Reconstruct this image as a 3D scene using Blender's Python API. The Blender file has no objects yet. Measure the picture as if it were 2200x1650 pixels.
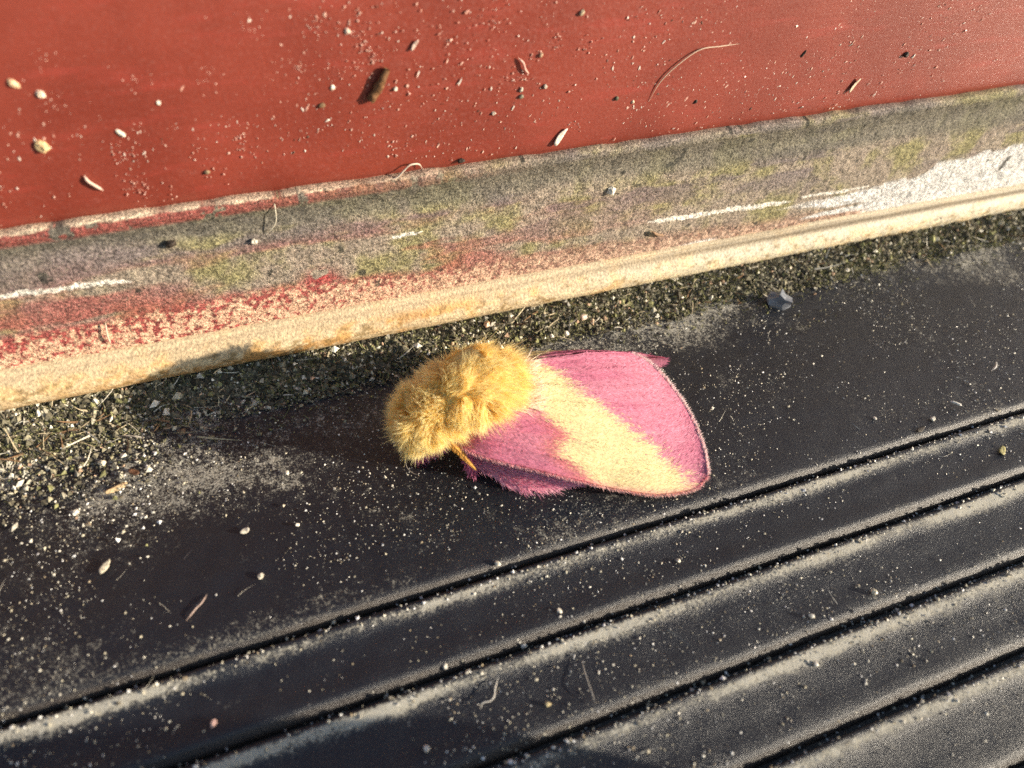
import bpy, math
import numpy as np
from mathutils import Matrix

# ------------------------------------------------------------------ scene, camera, light (1 unit = 1 cm)
S = bpy.context.scene
S.unit_settings.scale_length = 0.01
C = S.collection
PI = math.pi

cam = bpy.data.cameras.new('camera')
co = bpy.data.objects.new('camera', cam)
C.objects.link(co)
cam.sensor_width = 36.0
cam.lens = 25.53
cam.clip_start = 0.05
cam.clip_end = 60000
right = (0.93620, -0.34474, 0.06841)
up = (0.21815, 0.72259, 0.65595)
fwd = (0.27556, 0.59918, -0.75170)
co.matrix_world = Matrix(((right[0], up[0], -fwd[0], 0.0), (right[1], up[1], -fwd[1], 0.0),
                          (right[2], up[2], -fwd[2], 5.0), (0, 0, 0, 1)))
cam.dof.use_dof = True
cam.dof.focus_distance = 6.4
cam.dof.aperture_fstop = 0.0255 / 0.078
S.camera = co

SUN_EL, SUN_AZ = math.radians(15.8), math.radians(-31.0)      # azimuth measured from +X, counter-clockwise
sd = (math.cos(SUN_EL) * math.cos(SUN_AZ), math.cos(SUN_EL) * math.sin(SUN_AZ), math.sin(SUN_EL))
W = bpy.data.worlds.new('World')
S.world = W
W.use_nodes = True
wt = W.node_tree
bg = wt.nodes['Background']
sky = wt.nodes.new('ShaderNodeTexSky')
sky.sky_type = 'NISHITA'
sky.sun_disc = False
sky.sun_elevation = SUN_EL
sky.sun_rotation = math.atan2(sd[0], sd[1])
wt.links.new(sky.outputs[0], bg.inputs[0])
bg.inputs[1].default_value = 0.10
sl = bpy.data.lights.new('sun', 'SUN')
sl.energy = 5.0
sl.angle = math.radians(0.55)
sl.color = (1.0, 0.885, 0.72)
so = bpy.data.objects.new('sun', sl)
C.objects.link(so)
so.location = (20, -12, 9)
from mathutils import Vector
so.rotation_euler = Vector(sd).to_track_quat('Z', 'Y').to_euler()
S.view_settings.view_transform = 'Standard'
S.view_settings.look = 'None'
S.view_settings.exposure = 0.92
S.view_settings.gamma = 1.0
S.view_settings.use_curve_mapping = False
S.cycles.use_denoising = False
S.cycles.max_bounces = 10
S.cycles.diffuse_bounces = 8
S.cycles.transmission_bounces = 8

# ------------------------------------------------------------------ helpers
rng = np.random.default_rng(7)


def hsh(i, j, k, seed):
    h = (i * 374761393 + j * 668265263 + k * 2147483647 + seed * 1274126177) & 0xFFFFFFFF
    h = ((h ^ (h >> 13)) * 1274126177) & 0xFFFFFFFF
    h = ((h ^ (h >> 16)) * 2246822519) & 0xFFFFFFFF
    return ((h ^ (h >> 15)) & 0xFFFFFF) / float(0xFFFFFF)


def vn(p, scale=1.0, seed=0):
    """value noise 0..1 for points (..., 3)"""
    p = np.asarray(p, float) * scale
    i = np.floor(p).astype(np.int64)
    f = p - i
    f = f * f * (3 - 2 * f)
    out = 0
    for a in (0, 1):
        for b in (0, 1):
            for c in (0, 1):
                w = (f[..., 0] if a else 1 - f[..., 0]) * (f[..., 1] if b else 1 - f[..., 1]) * (f[..., 2] if c else 1 - f[..., 2])
                out = out + w * hsh(i[..., 0] + a, i[..., 1] + b, i[..., 2] + c, seed)
    return out


def fbm(p, scale=1.0, seed=0, octs=4, gain=0.55):
    t, a, s = 0.0, 1.0, 0.0
    for o in range(octs):
        t = t + a * vn(p, scale * 2.03 ** o, seed + o * 17)
        s += a
        a *= gain
    return t / s


def sst(a, b, x):
    t = np.clip((x - a) / (b - a), 0, 1)
    return t * t * (3 - 2 * t)


def mix(a, b, t):
    a, b = np.asarray(a, float), np.asarray(b, float)
    t = np.asarray(t)[..., None] if np.ndim(t) else t
    return a * (1 - t) + b * t


def unit(v):
    return v / (np.linalg.norm(v, axis=-1, keepdims=True) + 1e-12)


def curve(P, n):
    """smooth curve through the points, n samples at even arc length"""
    P = np.array(P, float)
    Q = np.vstack([2 * P[0] - P[1], P, 2 * P[-1] - P[-2]])
    out = []
    for i in range(1, len(Q) - 2):
        t = np.linspace(0, 1, 24, endpoint=False)[:, None]
        a, b, c, d = Q[i - 1], Q[i], Q[i + 1], Q[i + 2]
        out.append(.5 * (2 * b + (c - a) * t + (2 * a - 5 * b + 4 * c - d) * t ** 2 + (3 * b - a - 3 * c + d) * t ** 3))
    out = np.vstack(out + [Q[-2][None]])
    L = np.r_[0, np.cumsum(np.linalg.norm(np.diff(out, axis=0), axis=1))]
    s = np.linspace(0, L[-1], n)
    return np.stack([np.interp(s, L, out[:, k]) for k in range(out.shape[1])], 1)


ORIGIN = {}


class MB:
    """collects vertices, faces and vertex colours, builds one mesh object"""

    def __init__(self):
        self.v, self.f, self.c, self.n = [], [], [], 0

    def add(self, v, faces, col=(1, 1, 1)):
        v = np.asarray(v, float).reshape(-1, 3)
        col = np.asarray(col, float)
        col = np.broadcast_to(col.reshape(-1, 3) if col.ndim > 1 else col, (len(v), 3))
        for f in (faces if isinstance(faces, list) else [faces]):
            self.f.append(np.asarray(f, np.int64) + self.n)
        self.v.append(v)
        self.c.append(col)
        self.n += len(v)

    def build(self, name, mat, parent=None, origin=None, smooth=True):
        v = np.vstack(self.v)
        o0 = np.array(ORIGIN[parent.name] if parent else (origin if origin is not None else (0, 0, 0)), float)
        me = bpy.data.meshes.new(name)
        me.vertices.add(len(v))
        me.vertices.foreach_set('co', (v - o0).astype(np.float32).ravel())
        loops = np.concatenate([f.ravel() for f in self.f])
        sizes = np.concatenate([np.full(len(f), f.shape[1]) for f in self.f])
        starts = np.r_[0, np.cumsum(sizes)[:-1]]
        me.loops.add(len(loops))
        me.loops.foreach_set('vertex_index', loops.astype(np.int32))
        me.polygons.add(len(sizes))
        me.polygons.foreach_set('loop_start', starts.astype(np.int32))
        me.polygons.foreach_set('use_smooth', np.full(len(sizes), smooth))
        me.update(calc_edges=True)
        me.validate()
        at = me.color_attributes.new('Col', 'FLOAT_COLOR', 'POINT')
        c = np.vstack(self.c)
        at.data.foreach_set('color', np.hstack([c, np.ones((len(c), 1))]).astype(np.float32).ravel())
        me.materials.append(mat)
        o = bpy.data.objects.new(name, me)
        C.objects.link(o)
        if parent:
            o.parent = parent
        else:
            o.location = o0
        ORIGIN[o.name] = o0
        return o


def tag(o, label=None, cat=None, group=None, kind=None):
    for k, v in (('label', label), ('category', cat), ('group', group), ('kind', kind)):
        if v:
            o[k] = v
    return o


def empty(name, loc, label, cat):
    o = bpy.data.objects.new(name, None)
    C.objects.link(o)
    o.location = loc
    o.empty_display_size = 0.3
    ORIGIN[o.name] = np.array(loc, float)
    return tag(o, label, cat)


def grid_faces(nu, nv, off=0, wrap=False):
    i, j = np.meshgrid(np.arange(nu - 1), np.arange(nv if wrap else nv - 1), indexing='ij')
    j2 = (j + 1) % nv
    return (np.stack([i * nv + j, (i + 1) * nv + j, (i + 1) * nv + j2, i * nv + j2], -1) + off).reshape(-1, 4)


def tube(P, r, sides=8, col=(1, 1, 1), mb=None, rough=0.0, seed=0, flat=1.0):
    """closed tube along points P with radii r"""
    P = np.asarray(P, float)
    r = np.broadcast_to(np.asarray(r, float), (len(P),))
    T = unit(np.gradient(P, axis=0))
    ref = np.array([0.13, 0.27, 0.95]) if abs(T[:, 2]).mean() < 0.85 else np.array([0.9, 0.3, 0.1])
    A = unit(np.cross(T, ref))
    B = np.cross(T, A)
    th = np.linspace(0, 2 * PI, sides, endpoint=False)
    V = P[:, None] + r[:, None, None] * (np.cos(th)[None, :, None] * A[:, None] + flat * np.sin(th)[None, :, None] * B[:, None])
    if rough:
        V = P[:, None] + (V - P[:, None]) * (1 + rough * (vn(V, 9.0 / max(r.max() * 8, .05), seed)[..., None] - .5) * 2)
    n = len(P)
    V = np.vstack([V.reshape(-1, 3), P[:1], P[-1:]])
    F = grid_faces(n, sides, wrap=True)
    k = np.arange(sides)
    k2 = (k + 1) % sides
    caps = np.vstack([np.stack([np.full(sides, n * sides), k2, k], 1),
                      np.stack([np.full(sides, n * sides + 1), (n - 1) * sides + k, (n - 1) * sides + k2], 1)])
    mb = mb or MB()
    cc = np.asarray(col, float)
    if cc.ndim == 2:
        cc = np.vstack([np.repeat(cc, sides, 0), cc[:1], cc[-1:]])
    mb.add(V, [F, caps], cc)
    return mb


def strands(mb, R, D, L, width, B, c0, c1, ts=(0, .38, .72, 1.0), nrm=None, jit=.6):
    """thin tapering hairs: roots R, directions D, lengths L, bend B"""
    N = len(R)
    L = np.broadcast_to(L, (N,))[:, None]
    width = np.broadcast_to(width, (N,))[:, None]
    W_ = unit(np.cross(rng.normal(size=(N, 3)) if nrm is None else nrm + jit * rng.normal(size=(N, 3)) * .6, D))
    c0 = np.broadcast_to(np.asarray(c0, float), (N, 3))
    c1 = np.broadcast_to(np.asarray(c1, float), (N, 3))
    V, K = [], []
    for t in ts[:-1]:
        p = R + D * L * t + B * L * t * t
        w = W_ * width * .5 * (1 - .75 * t)
        V += [p + w, p - w]
        K += [mix(c0, c1, t)] * 2
    V.append(R + D * L + B * L)
    K.append(c1)
    m = len(V)
    V = np.stack(V, 1)
    K = np.stack(K, 1)
    b = (np.arange(N) * m)[:, None]
    quads = [b + np.array([[2 * i, 2 * i + 1, 2 * i + 3, 2 * i + 2]]) for i in range(len(ts) - 2)]
    tri = b + np.array([[m - 3, m - 2, m - 1]])
    mb.add(V.reshape(-1, 3), [np.vstack(quads), tri], K.reshape(-1, 3))


def grains(mb, P, size, col, flat=1.0, stretch=None):
    """irregular little grains, eight faces each"""
    N = len(P)
    base = np.array([[1, 0, 0], [0, 1, 0], [-1, 0, 0], [0, -1, 0], [0, 0, 1], [0, 0, -1]], float)
    a = rng.uniform(0, 2 * PI, N)
    V = base[None] * rng.uniform(.55, 1.35, (N, 6, 1)) + rng.normal(0, .18, (N, 6, 3))
    x, y = V[..., 0].copy(), V[..., 1].copy()
    V[..., 0] = x * np.cos(a)[:, None] - y * np.sin(a)[:, None]
    V[..., 1] = x * np.sin(a)[:, None] + y * np.cos(a)[:, None]
    V[..., 2] *= flat
    V = V * np.broadcast_to(size, (N,))[:, None, None]
    if stretch is not None:                       # (N,3) unit directions, factor
        d, k = stretch
        V = V + (V * d[:, None]).sum(-1, keepdims=True) * d[:, None] * np.reshape(k, (-1, 1, 1))
    V = V + P[:, None]
    f = np.array([[0, 1, 4], [1, 2, 4], [2, 3, 4], [3, 0, 4], [1, 0, 5], [2, 1, 5], [3, 2, 5], [0, 3, 5]])
    F = (np.arange(N)[:, None, None] * 6 + f[None]).reshape(-1, 3)
    mb.add(V.reshape(-1, 3), F, np.repeat(np.broadcast_to(col, (N, 3)), 6, 0))


def ico(sub=2):
    t = (1 + 5 ** .5) / 2
    v = [(-1, t, 0), (1, t, 0), (-1, -t, 0), (1, -t, 0), (0, -1, t), (0, 1, t), (0, -1, -t), (0, 1, -t), (t, 0, -1), (t, 0, 1), (-t, 0, -1), (-t, 0, 1)]
    f = [(0, 11, 5), (0, 5, 1), (0, 1, 7), (0, 7, 10), (0, 10, 11), (1, 5, 9), (5, 11, 4), (11, 10, 2), (10, 7, 6), (7, 1, 8), (3, 9, 4), (3, 4, 2), (3, 2, 6), (3, 6, 8), (3, 8, 9), (4, 9, 5), (2, 4, 11), (6, 2, 10), (8, 6, 7), (9, 8, 1)]
    v = [np.array(p) / np.linalg.norm(p) for p in v]
    for _ in range(sub):
        cache, g = {}, []

        def mid(a, b):
            k = (min(a, b), max(a, b))
            if k not in cache:
                p = v[a] + v[b]
                v.append(p / np.linalg.norm(p))
                cache[k] = len(v) - 1
            return cache[k]
        for a, b, c in f:
            x, y, z = mid(a, b), mid(b, c), mid(c, a)
            g += [(a, x, z), (b, y, x), (c, z, y), (x, y, z)]
        f = g
    return np.array(v), np.array(f)


IV, IF = ico(1)


# ------------------------------------------------------------------ materials
class N:
    def __init__(self, name):
        self.m = bpy.data.materials.new(name)
        self.m.use_nodes = True
        self.t = self.m.node_tree
        self.p = self.t.nodes['Principled BSDF']
        self.out = self.t.nodes['Material Output']
        self.pos = self.t.nodes.new('ShaderNodeNewGeometry').outputs['Position']
        self.col = None

    def lk(self, a, b):
        self.t.links.new(a, b)

    def attr(self):
        n = self.t.nodes.new('ShaderNodeAttribute')
        n.attribute_name = 'Col'
        return n

    def noise(self, scale, detail=3, rough=.55, vec=None, stretch=None):
        n = self.t.nodes.new('ShaderNodeTexNoise')
        n.inputs['Scale'].default_value = scale
        n.inputs['Detail'].default_value = detail
        n.inputs['Roughness'].default_value = rough
        v = vec or self.pos
        if stretch:
            mp = self.t.nodes.new('ShaderNodeMapping')
            mp.inputs['Scale'].default_value = stretch
            self.lk(v, mp.inputs['Vector'])
            v = mp.outputs[0]
        self.lk(v, n.inputs['Vector'])
        return n.outputs['Fac']

    def math(self, op, a, b=None, clamp=False):
        n = self.t.nodes.new('ShaderNodeMath')
        n.operation = op
        n.use_clamp = clamp
        for i, x in enumerate((a, b)):
            if x is None:
                continue
            if isinstance(x, (int, float)):
                n.inputs[i].default_value = x
            else:
                self.lk(x, n.inputs[i])
        return n.outputs[0]

    def ramp(self, fac, a, b, lo=0.0, hi=1.0):
        n = self.t.nodes.new('ShaderNodeMapRange')
        n.interpolation_type = 'SMOOTHSTEP'
        for k, x in zip(('From Min', 'From Max', 'To Min', 'To Max'), (a, b, lo, hi)):
            n.inputs[k].default_value = x
        self.lk(fac, n.inputs['Value'])
        return n.outputs[0]

    def mixc(self, fac, a, b, mode='MIX'):
        n = self.t.nodes.new('ShaderNodeMix')
        n.data_type = 'RGBA'
        n.blend_type = mode
        for s, x in ((n.inputs[0], fac), (n.inputs[6], a), (n.inputs[7], b)):
            if isinstance(x, (int, float)):
                s.default_value = x
            elif isinstance(x, tuple):
                s.default_value = (*x, 1)
            else:
                self.lk(x, s)
        return n.outputs[2]

    def bump(self, h, strength=.5, dist=.01):
        n = self.t.nodes.new('ShaderNodeBump')
        n.inputs['Strength'].default_value = strength
        n.inputs['Distance'].default_value = dist
        self.lk(h, n.inputs['Height'])
        self.lk(n.outputs[0], self.p.inputs['Normal'])
        return n

    def set(self, base=None, rough=None, spec=None):
        for k, x in (('Base Color', base), ('Roughness', rough), ('Specular IOR Level', spec)):
            if x is None:
                continue
            if isinstance(x, (int, float)):
                self.p.inputs[k].default_value = x
            elif isinstance(x, tuple):
                self.p.inputs[k].default_value = (*x, 1)
            else:
                self.lk(x, self.p.inputs[k])
        return self


def mat_rubber():
    n = N('dusty_rubber')
    sep = n.t.nodes.new('ShaderNodeSeparateColor')
    n.lk(n.attr().outputs['Color'], sep.inputs[0])
    a, brown = sep.outputs[0], sep.outputs[1]
    fine = n.noise(64, 5, .8)
    mid = n.noise(6, 5, .6)
    spots = n.noise(24, 2, .5)
    smudge = n.ramp(n.noise(1.9, 7, .7), .54, .70, 0, .36)
    a = n.math('ADD', a, smudge)
    s = n.math('ADD', n.math('MULTIPLY', fine, 1.5), n.math('MULTIPLY', mid, .30))
    s = n.math('ADD', s, n.math('MULTIPLY', a, .60))
    s = n.math('ADD', s, n.math('MULTIPLY', n.math('SUBTRACT', n.noise(20, 4, .7), .5), .75))
    dust = n.ramp(s, 1.19, 1.50, 0.0, .95)
    tint = n.mixc(spots, (.40, .365, .275), (.42, .405, .36))
    base = n.mixc(dust, n.mixc(mid, (.005, .0065, .011), (.011, .013, .018)), tint)
    base = n.mixc(n.math('MULTIPLY', brown, n.ramp(fine, .35, .6, .55, 1.0)), base, (.055, .040, .027))
    n.set(base, n.ramp(dust, 0, .5, .33, .95), .55)
    h = n.math('ADD', fine, n.math('MULTIPLY', n.noise(150, 2), .4))
    n.bump(h, .6, .012)
    return n.m


def mat_rail():
    n = N('weathered_paint')
    c = n.attr().outputs['Color']
    fine = n.noise(48, 4, .75)
    fine2 = n.noise(95, 2, .6)
    k = n.math('MULTIPLY', n.ramp(fine, .36, .66, .34, 1.65), n.ramp(n.noise(120, 2, .6), .35, .65, .7, 1.3))
    base = n.mixc(1.0, c, k, 'MULTIPLY')
    pale = n.ramp(fine2, .60, .70, 0, .45)
    base = n.mixc(pale, base, (.50, .46, .34))
    n.set(base, .85, .3)
    n.bump(n.math('ADD', fine, n.math('MULTIPLY', fine2, .6)), .8, .022)
    return n.m


def mat_red():
    n = N('red_door_paint')
    big = n.noise(1.3, 5, .6)
    streak = n.noise(3.0, 4, .6, stretch=(.5, 1, 3.0))
    fine = n.noise(40, 3, .6)
    c = n.mixc(n.ramp(big, .3, .7), (.172, .029, .017), (.225, .041, .025))
    c = n.mixc(n.ramp(streak, .52, .75, 0, .35), c, (.34, .050, .038))
    c = n.mixc(n.ramp(fine, .58, .8, 0, .35), c, (.30, .12, .095))
    stain = n.ramp(n.noise(.9, 6, .7), .55, .75, 0, .5)
    c = n.mixc(stain, c, (.17, .028, .016))
    brush = n.noise(5.0, 4, .6, stretch=(.35, 1, 6.0))
    n.set(c, n.ramp(fine, .3, .7, .34, .56), .5)
    h = n.math('ADD', n.math('MULTIPLY', fine, .5), n.math('MULTIPLY', n.noise(12, 3), .4))
    n.bump(n.math('ADD', h, n.math('MULTIPLY', brush, .5)), .26, .014)
    return n.m


def mat_col(name, rough=.8, spec=.3, bump=0.0, scale=60, var=(.7, 1.25), trans=0.0):
    n = N(name)
    c = n.attr().outputs['Color']
    f = n.noise(scale, 3, .6)
    base = n.mixc(1.0, c, n.ramp(f, .3, .7, *var), 'MULTIPLY')
    n.set(base, rough, spec)
    if bump:
        n.bump(f, bump, .015)
    if trans:
        t = n.t.nodes.new('ShaderNodeBsdfTranslucent')
        n.lk(base, t.inputs['Color'])
        m = n.t.nodes.new('ShaderNodeMixShader')
        m.inputs[0].default_value = trans
        n.lk(n.p.outputs[0], m.inputs[1])
        n.lk(t.outputs[0], m.inputs[2])
        n.lk(m.outputs[0], n.out.inputs[0])
    return n.m


M_RUB = mat_rubber()
M_RAIL = mat_rail()
M_RED = mat_red()
M_STRIP = mat_col('aged_vinyl', .6, .35, .6, 42, (.68, 1.2))
M_DIRT = mat_col('soil', .9, .2, .3, 70, (.6, 1.3))
M_GRIT = mat_col('mineral_grain', .35, .5, .2, 90, (.8, 1.2))
M_BIT = mat_col('dry_plant_bit', .7, .3, .5, 50, (.6, 1.25))
M_FIB = mat_col('fibre', .5, .4, 0, 40, (.9, 1.1), .25)
M_FUR = mat_col('moth_fur', .45, .35, 0, 25, (.95, 1.12), .55)
M_SCALE = mat_col('wing_scales', .6, .25, 0, 45, (.85, 1.15), .22)
M_WING = mat_col('wing_membrane', .7, .2, .3, 60, (.85, 1.12), .15)
M_GND = mat_col('concrete', .9, .3, .3, 2, (.7, 1.2))

# ------------------------------------------------------------------ ground, mat, door
mb = MB()
gx = np.array([-20000, -60, 0, 60, 20000.]); gy = np.array([-20000, -60, 0, 5.6, 20000.])
G = np.stack(np.meshgrid(gx, gy, indexing='ij') + [np.full((5, 5), -.16)], -1)
mb.add(G, grid_faces(5, 5), (.3, .29, .27))
tag(mb.build('ground', M_GND), kind='structure')

mat_root = empty('ribbed_mat', (3, 2, -.14), 'black ribbed rubber mat with dusty grooves below the red door', 'doormat')
LIPS = [2.245, 1.655, 1.030, .445, -.15, -.75, -1.35, -1.95, -2.55, -3.15, -3.75]
XS = np.r_[np.linspace(-14, -3.5, 40, endpoint=False), np.linspace(-3.5, 10.5, 420, endpoint=False), np.linspace(10.5, 24, 50)]
# base sheet under the ribs
mb = MB()
mb.add([(-14, -4.0, -.155), (24, -4.0, -.155), (24, 5.3, -.155), (-14, 5.3, -.155), (-14, -4.0, -.09), (24, -4.0, -.09), (24, 5.3, -.09), (-14, 5.3, -.09)],
       np.array([[4, 5, 6, 7], [0, 3, 2, 1], [0, 1, 5, 4], [1, 2, 6, 5], [2, 3, 7, 6], [3, 0, 4, 7]]), (.1, .8, 0))
mb.build('base', M_RUB, mat_root, smooth=False)


def strip_mesh(prof, dust, seed, brown, wob=.008):
    """a long moulding: profile points (y, z) swept along XS"""
    prof = np.array(prof, float)
    nx, npf = len(XS), len(prof)
    V = np.zeros((nx, npf, 3))
    V[..., 0] = XS[:, None]
    V[..., 1] = prof[None, :, 0]
    V[..., 2] = prof[None, :, 1]
    q = V.copy()
    q[..., 0] *= .6
    top = sst(-.07, -.02, V[..., 2])
    V[..., 2] += (fbm(q, 1.1, seed, 3) - .5) * .03 * top + (vn(V, 9, seed + 3) - .5) * wob * top
    V[..., 1] += (vn(np.stack([V[..., 0] * 1.2, V[..., 0] * 0, V[..., 0] * 0], -1), 1, seed + 9) - .5) * .012
    d = np.array(dust, float)[None, :] * (.50 + 1.0 * np.clip(fbm(q, 1.9, seed + 15, 4) * 1.5 - .25, 0, 1)) + (fbm(q, 2.2, seed + 5, 3) - .5) * .45
    d = d + (vn(V, 1.0, seed + 31) - .5) * .3
    if seed == 77:                                 # thicker film of dust on the border left of the moth
        d = d + .34 * np.exp(-((V[..., 0] + .7) / 1.3) ** 2 - ((V[..., 1] - 3.75) / .55) ** 2)
    m = MB()
    m.add(V, grid_faces(nx, npf), np.stack([np.clip(d, 0, 1.2), np.broadcast_to(np.array(brown, float)[None], d.shape) * (.7 + .6 * (vn(q, 5, seed + 7) - .3)), 0 * d], -1))
    return m


for k in range(len(LIPS) - 1):
    y1, y0 = LIPS[k], LIPS[k + 1] + .038
    w = y1 - y0
    prof = [(y0 - .004, -.12), (y0, -.055), (y0 + .026, -.034), (y0 + .048, -.010), (y0 + .058, -.001), (y0 + .09, .001), (y0 + .15, -.003),
            (y0 + w * .38, -.014), (y0 + w * .50, -.018), (y0 + w * .62, -.018), (y1 - .16, -.020), (y1 - .12, -.017), (y1 - .085, -.006), (y1 - .055, .004),
            (y1 - .032, .010), (y1 - .018, .010), (y1 - .008, .004), (y1 - .002, -.010), (y1, -.03), (y1 - .003, -.12)]
    dust = [.1, .1, .15, .2, .22, .22, .16, .06, .0, .02, .16, .42, .84, 1.0, .56, .1, .0, .0, .0, .0]
    brown = [.9, .9, .9, .75, .2, .0, 0, 0, 0, 0, 0, 0, 0, 0, 0, 0, 0, .1, .4, .6]
    strip_mesh(prof, dust, 40 + k, brown).build('rib', M_RUB, mat_root)
y0 = LIPS[0] + .038
ys = np.linspace(y0 + .34, 5.25, 60)
prof = [(y0 - .004, -.12), (y0, -.055), (y0 + .026, -.032), (y0 + .048, -.006), (y0 + .060, .002), (y0 + .10, .004), (y0 + .2, .003), (y0 + .27, .0)] + \
       [(y, .0 + .09 * float(sst(3.9, 5.0, y)) - .015 * math.sin((y - 2.5) / 2.2 * PI) ** 2 * (y < 4.7)) for y in ys]
dust = [.1, .1, .15, .2, .32, .32, .26, .20] + [float(.05 + .20 * sst(3.0, 2.5, y) + .50 * sst(3.4, 4.4, y)) for y in ys]
strip_mesh(prof, dust, 77, [.9, .9, .9, .75, .2] + [0] * (len(prof) - 5)).build('border', M_RUB, mat_root)

# --- door: red panel, weathered bottom rail, cream weather strip
door = empty('red_door', (3, 4.95, 0), 'red painted door with a weathered mossy bottom rail and cream weather strip', 'door')
DX = np.r_[-40, -14, np.linspace(-4, 12, 60), 26, 60]
zz = np.array([1.60, 1.66, 1.70, 1.72, 1.735, 1.75, 1.78, 1.83, 1.92, 2.1, 2.4, 2.8, 3.1, 3.3, 3.40, 3.45, 3.47, 3.47])
yy = np.array([4.985, 4.98, 4.975, 4.965, 4.955, 4.948, 4.940, 4.934, 4.93, 4.93, 4.93, 4.93, 4.93, 4.93, 4.93, 4.95, 5.0, 8.0])
V = np.zeros((len(DX), len(zz), 3))
V[..., 0] = DX[:, None]
V[..., 1] = yy[None] + (vn(np.stack(np.meshgrid(DX, zz, indexing='ij') + [np.zeros((len(DX), len(zz)))], -1), .7, 3) - .5) * .02
V[..., 2] = zz[None]
mb = MB()
mb.add(V, grid_faces(*V.shape[:2]))
mb.build('panel', M_RED, door)

RX = np.r_[np.linspace(-14, -3, 40, endpoint=False), np.arange(-3, 10.5, .0125), np.linspace(10.5, 26, 60)]
pz = np.r_[np.linspace(.30, 1.24, 76), np.linspace(1.253, 1.70, 40)]
py = 4.885 + .035 * np.exp(-((pz - 1.50) / .09) ** 2) - .012 * np.exp(-((pz - 1.66) / .03) ** 2)
pz = np.r_[pz, 1.708, 1.712, 1.712]
py = np.r_[py, 4.888, 4.91, 5.02]
V = np.zeros((len(RX), len(pz), 3))
V[..., 0] = RX[:, None]
V[..., 1] = py[None]
V[..., 2] = pz[None]
x, z = V[..., 0], V[..., 2]
A3 = np.stack([x, z, 0 * x], -1)
A3s = np.stack([x * .35, z * 1.6, 0 * x], -1)
V[..., 1] += (vn(A3, 14, 5) - .5) * .012 + (vn(A3, 34, 6) - .5) * .008
V[..., 2] += (z > 1.66) * (vn(np.stack([x, 0 * x, 0 * x], -1), 6, 4) - .5) * .022
n1, n2, n3, n4 = fbm(A3s, 2.0, 11), fbm(A3, 2.6, 21), fbm(A3s, 3.3, 31), fbm(A3, 9, 41)
nf = vn(A3, 30, 51) * .6 + vn(A3, 55, 52) * .4
col = mix((.235, .185, .15), (.30, .25, .19), n4)
col = mix(col, (.225, .205, .085), sst(.42, .64, n2 * .75 + n4 * .25) * .8)
col = mix(col, (.155, .125, .125), sst(.52, .64, n3) * sst(.7, 1.2, z) * .8)
redz = sst(1.35, .75, z + (n1 - .5) * .6) * sst(4.5, .5, x)
col = mix(col, (.31, .085, .07), np.clip(redz * sst(.42, .58, n3) * .85, 0, 1))
col = mix(col, (.33, .035, .04), np.exp(-(((x - .37) / .14) ** 2 + ((z - .85) / .09) ** 2)) * 1.0 * (vn(A3, 12, 9) > .3))
dk = sst(1.34, 1.50, z + (n1 - .5) * .22 + .03 * np.clip(x, -2, 3)) * sst(1.74, 1.60, z + (n2 - .5) * .12 - .05 * sst(2, -1, x))
col = mix(col, mix((.070, .066, .055), (.17, .155, .115), n4), dk * .8)
# red remains just under the top edge on the left, chipped cream edge
col = mix(col, (.26, .06, .05), sst(1.58, 1.63, z) * sst(2.6, -.6, x) * (n4 > .35) * .9)
col[:, -1:] = mix(col[:, -1:], np.array((.13, .04, .028)), .9)
col = mix(col, (.62, .50, .36), sst(1.699, 1.706, z + (n4 - .5) * .02) * (.10 + .90 * sst(2.5, -1, x)) * (V[..., 1] < 4.95))
# worn speckle of red paint over a cream primer along the bottom
zs = .87 - .036 * np.clip(x + 2, 0, 8) + (n1 - .5) * .18
sp = sst(0.06, -.10, z - zs)
cream = mix((.64, .39, .26), (.40, .27, .20), sst(-.5, 4, x))
redc = mix((.28, .055, .05), (.21, .12, .09), sst(-.5, 3, x))
thr = .50 - .10 * sst(1.2, -1.5, x) + .20 * sst(-.02, -.28, z - zs) - .25 * sst(-.08, .05, z - zs)
spk = mix(cream, redc * np.array((1.1, 1.1, 1.1)), sst(thr - .06, thr + .06, nf))
col = mix(col, spk, sp * .95)
# white paint left at the right-hand end and a few scraped lines
edge = np.interp(x, [3.6, 4.1, 5.1, 6.0, 6.9, 7.05, 8.3, 9.6, 12], [.55, .76, .74, .74, .79, .93, 1.0, 1.02, 1.05]) + (n4 - .5) * .12
wl = np.interp(x, [3.6, 5.0, 6.0, 7.0, 8.6], [.0, .10, .42, .9, 1.0])
wt_ = sst(.03, -.02, z - edge) * sst(.35, .50, wl + (vn(np.stack([x * .8, z * 22, 0 * x], -1), 1.5, 61) - .5) * .9)
col = mix(col, mix((.70, .68, .65), (.50, .49, .48), n4), wt_ * .95)


def scratch(x0, z0, x1, z1, w, s):
    t = np.clip((x - x0) / (x1 - x0), 0, 1)
    d = np.abs(z - (z0 + (z1 - z0) * t) - (vn(A3, 4, s) - .5) * .03)
    env = w * (4 * t * (1 - t)) ** .5 * (x > x0) * (x < x1) * (.5 + nf)
    return (d < env).astype(float)


for a in ((3.5, .83, 4.5, .80, .030, 1), (4.35, .83, 5.2, .76, .028, 2), (1.0, 1.17, 1.27, 1.16, .018, 3), (-1.95, 1.20, -1.0, 1.17, .026, 4), (5.3, .80, 6.2, .80, .02, 5)):
    col = mix(col, (.72, .68, .60), scratch(*a) * .9)
# black fungus spots
col = mix(col, (.03, .03, .025), (vn(A3, 7, 71) > .93) * (n4 > .5) * .85)
mb = MB()
mb.add(V, grid_faces(*V.shape[:2]), col)
mb.build('bottom_rail', M_RAIL, door)

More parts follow.
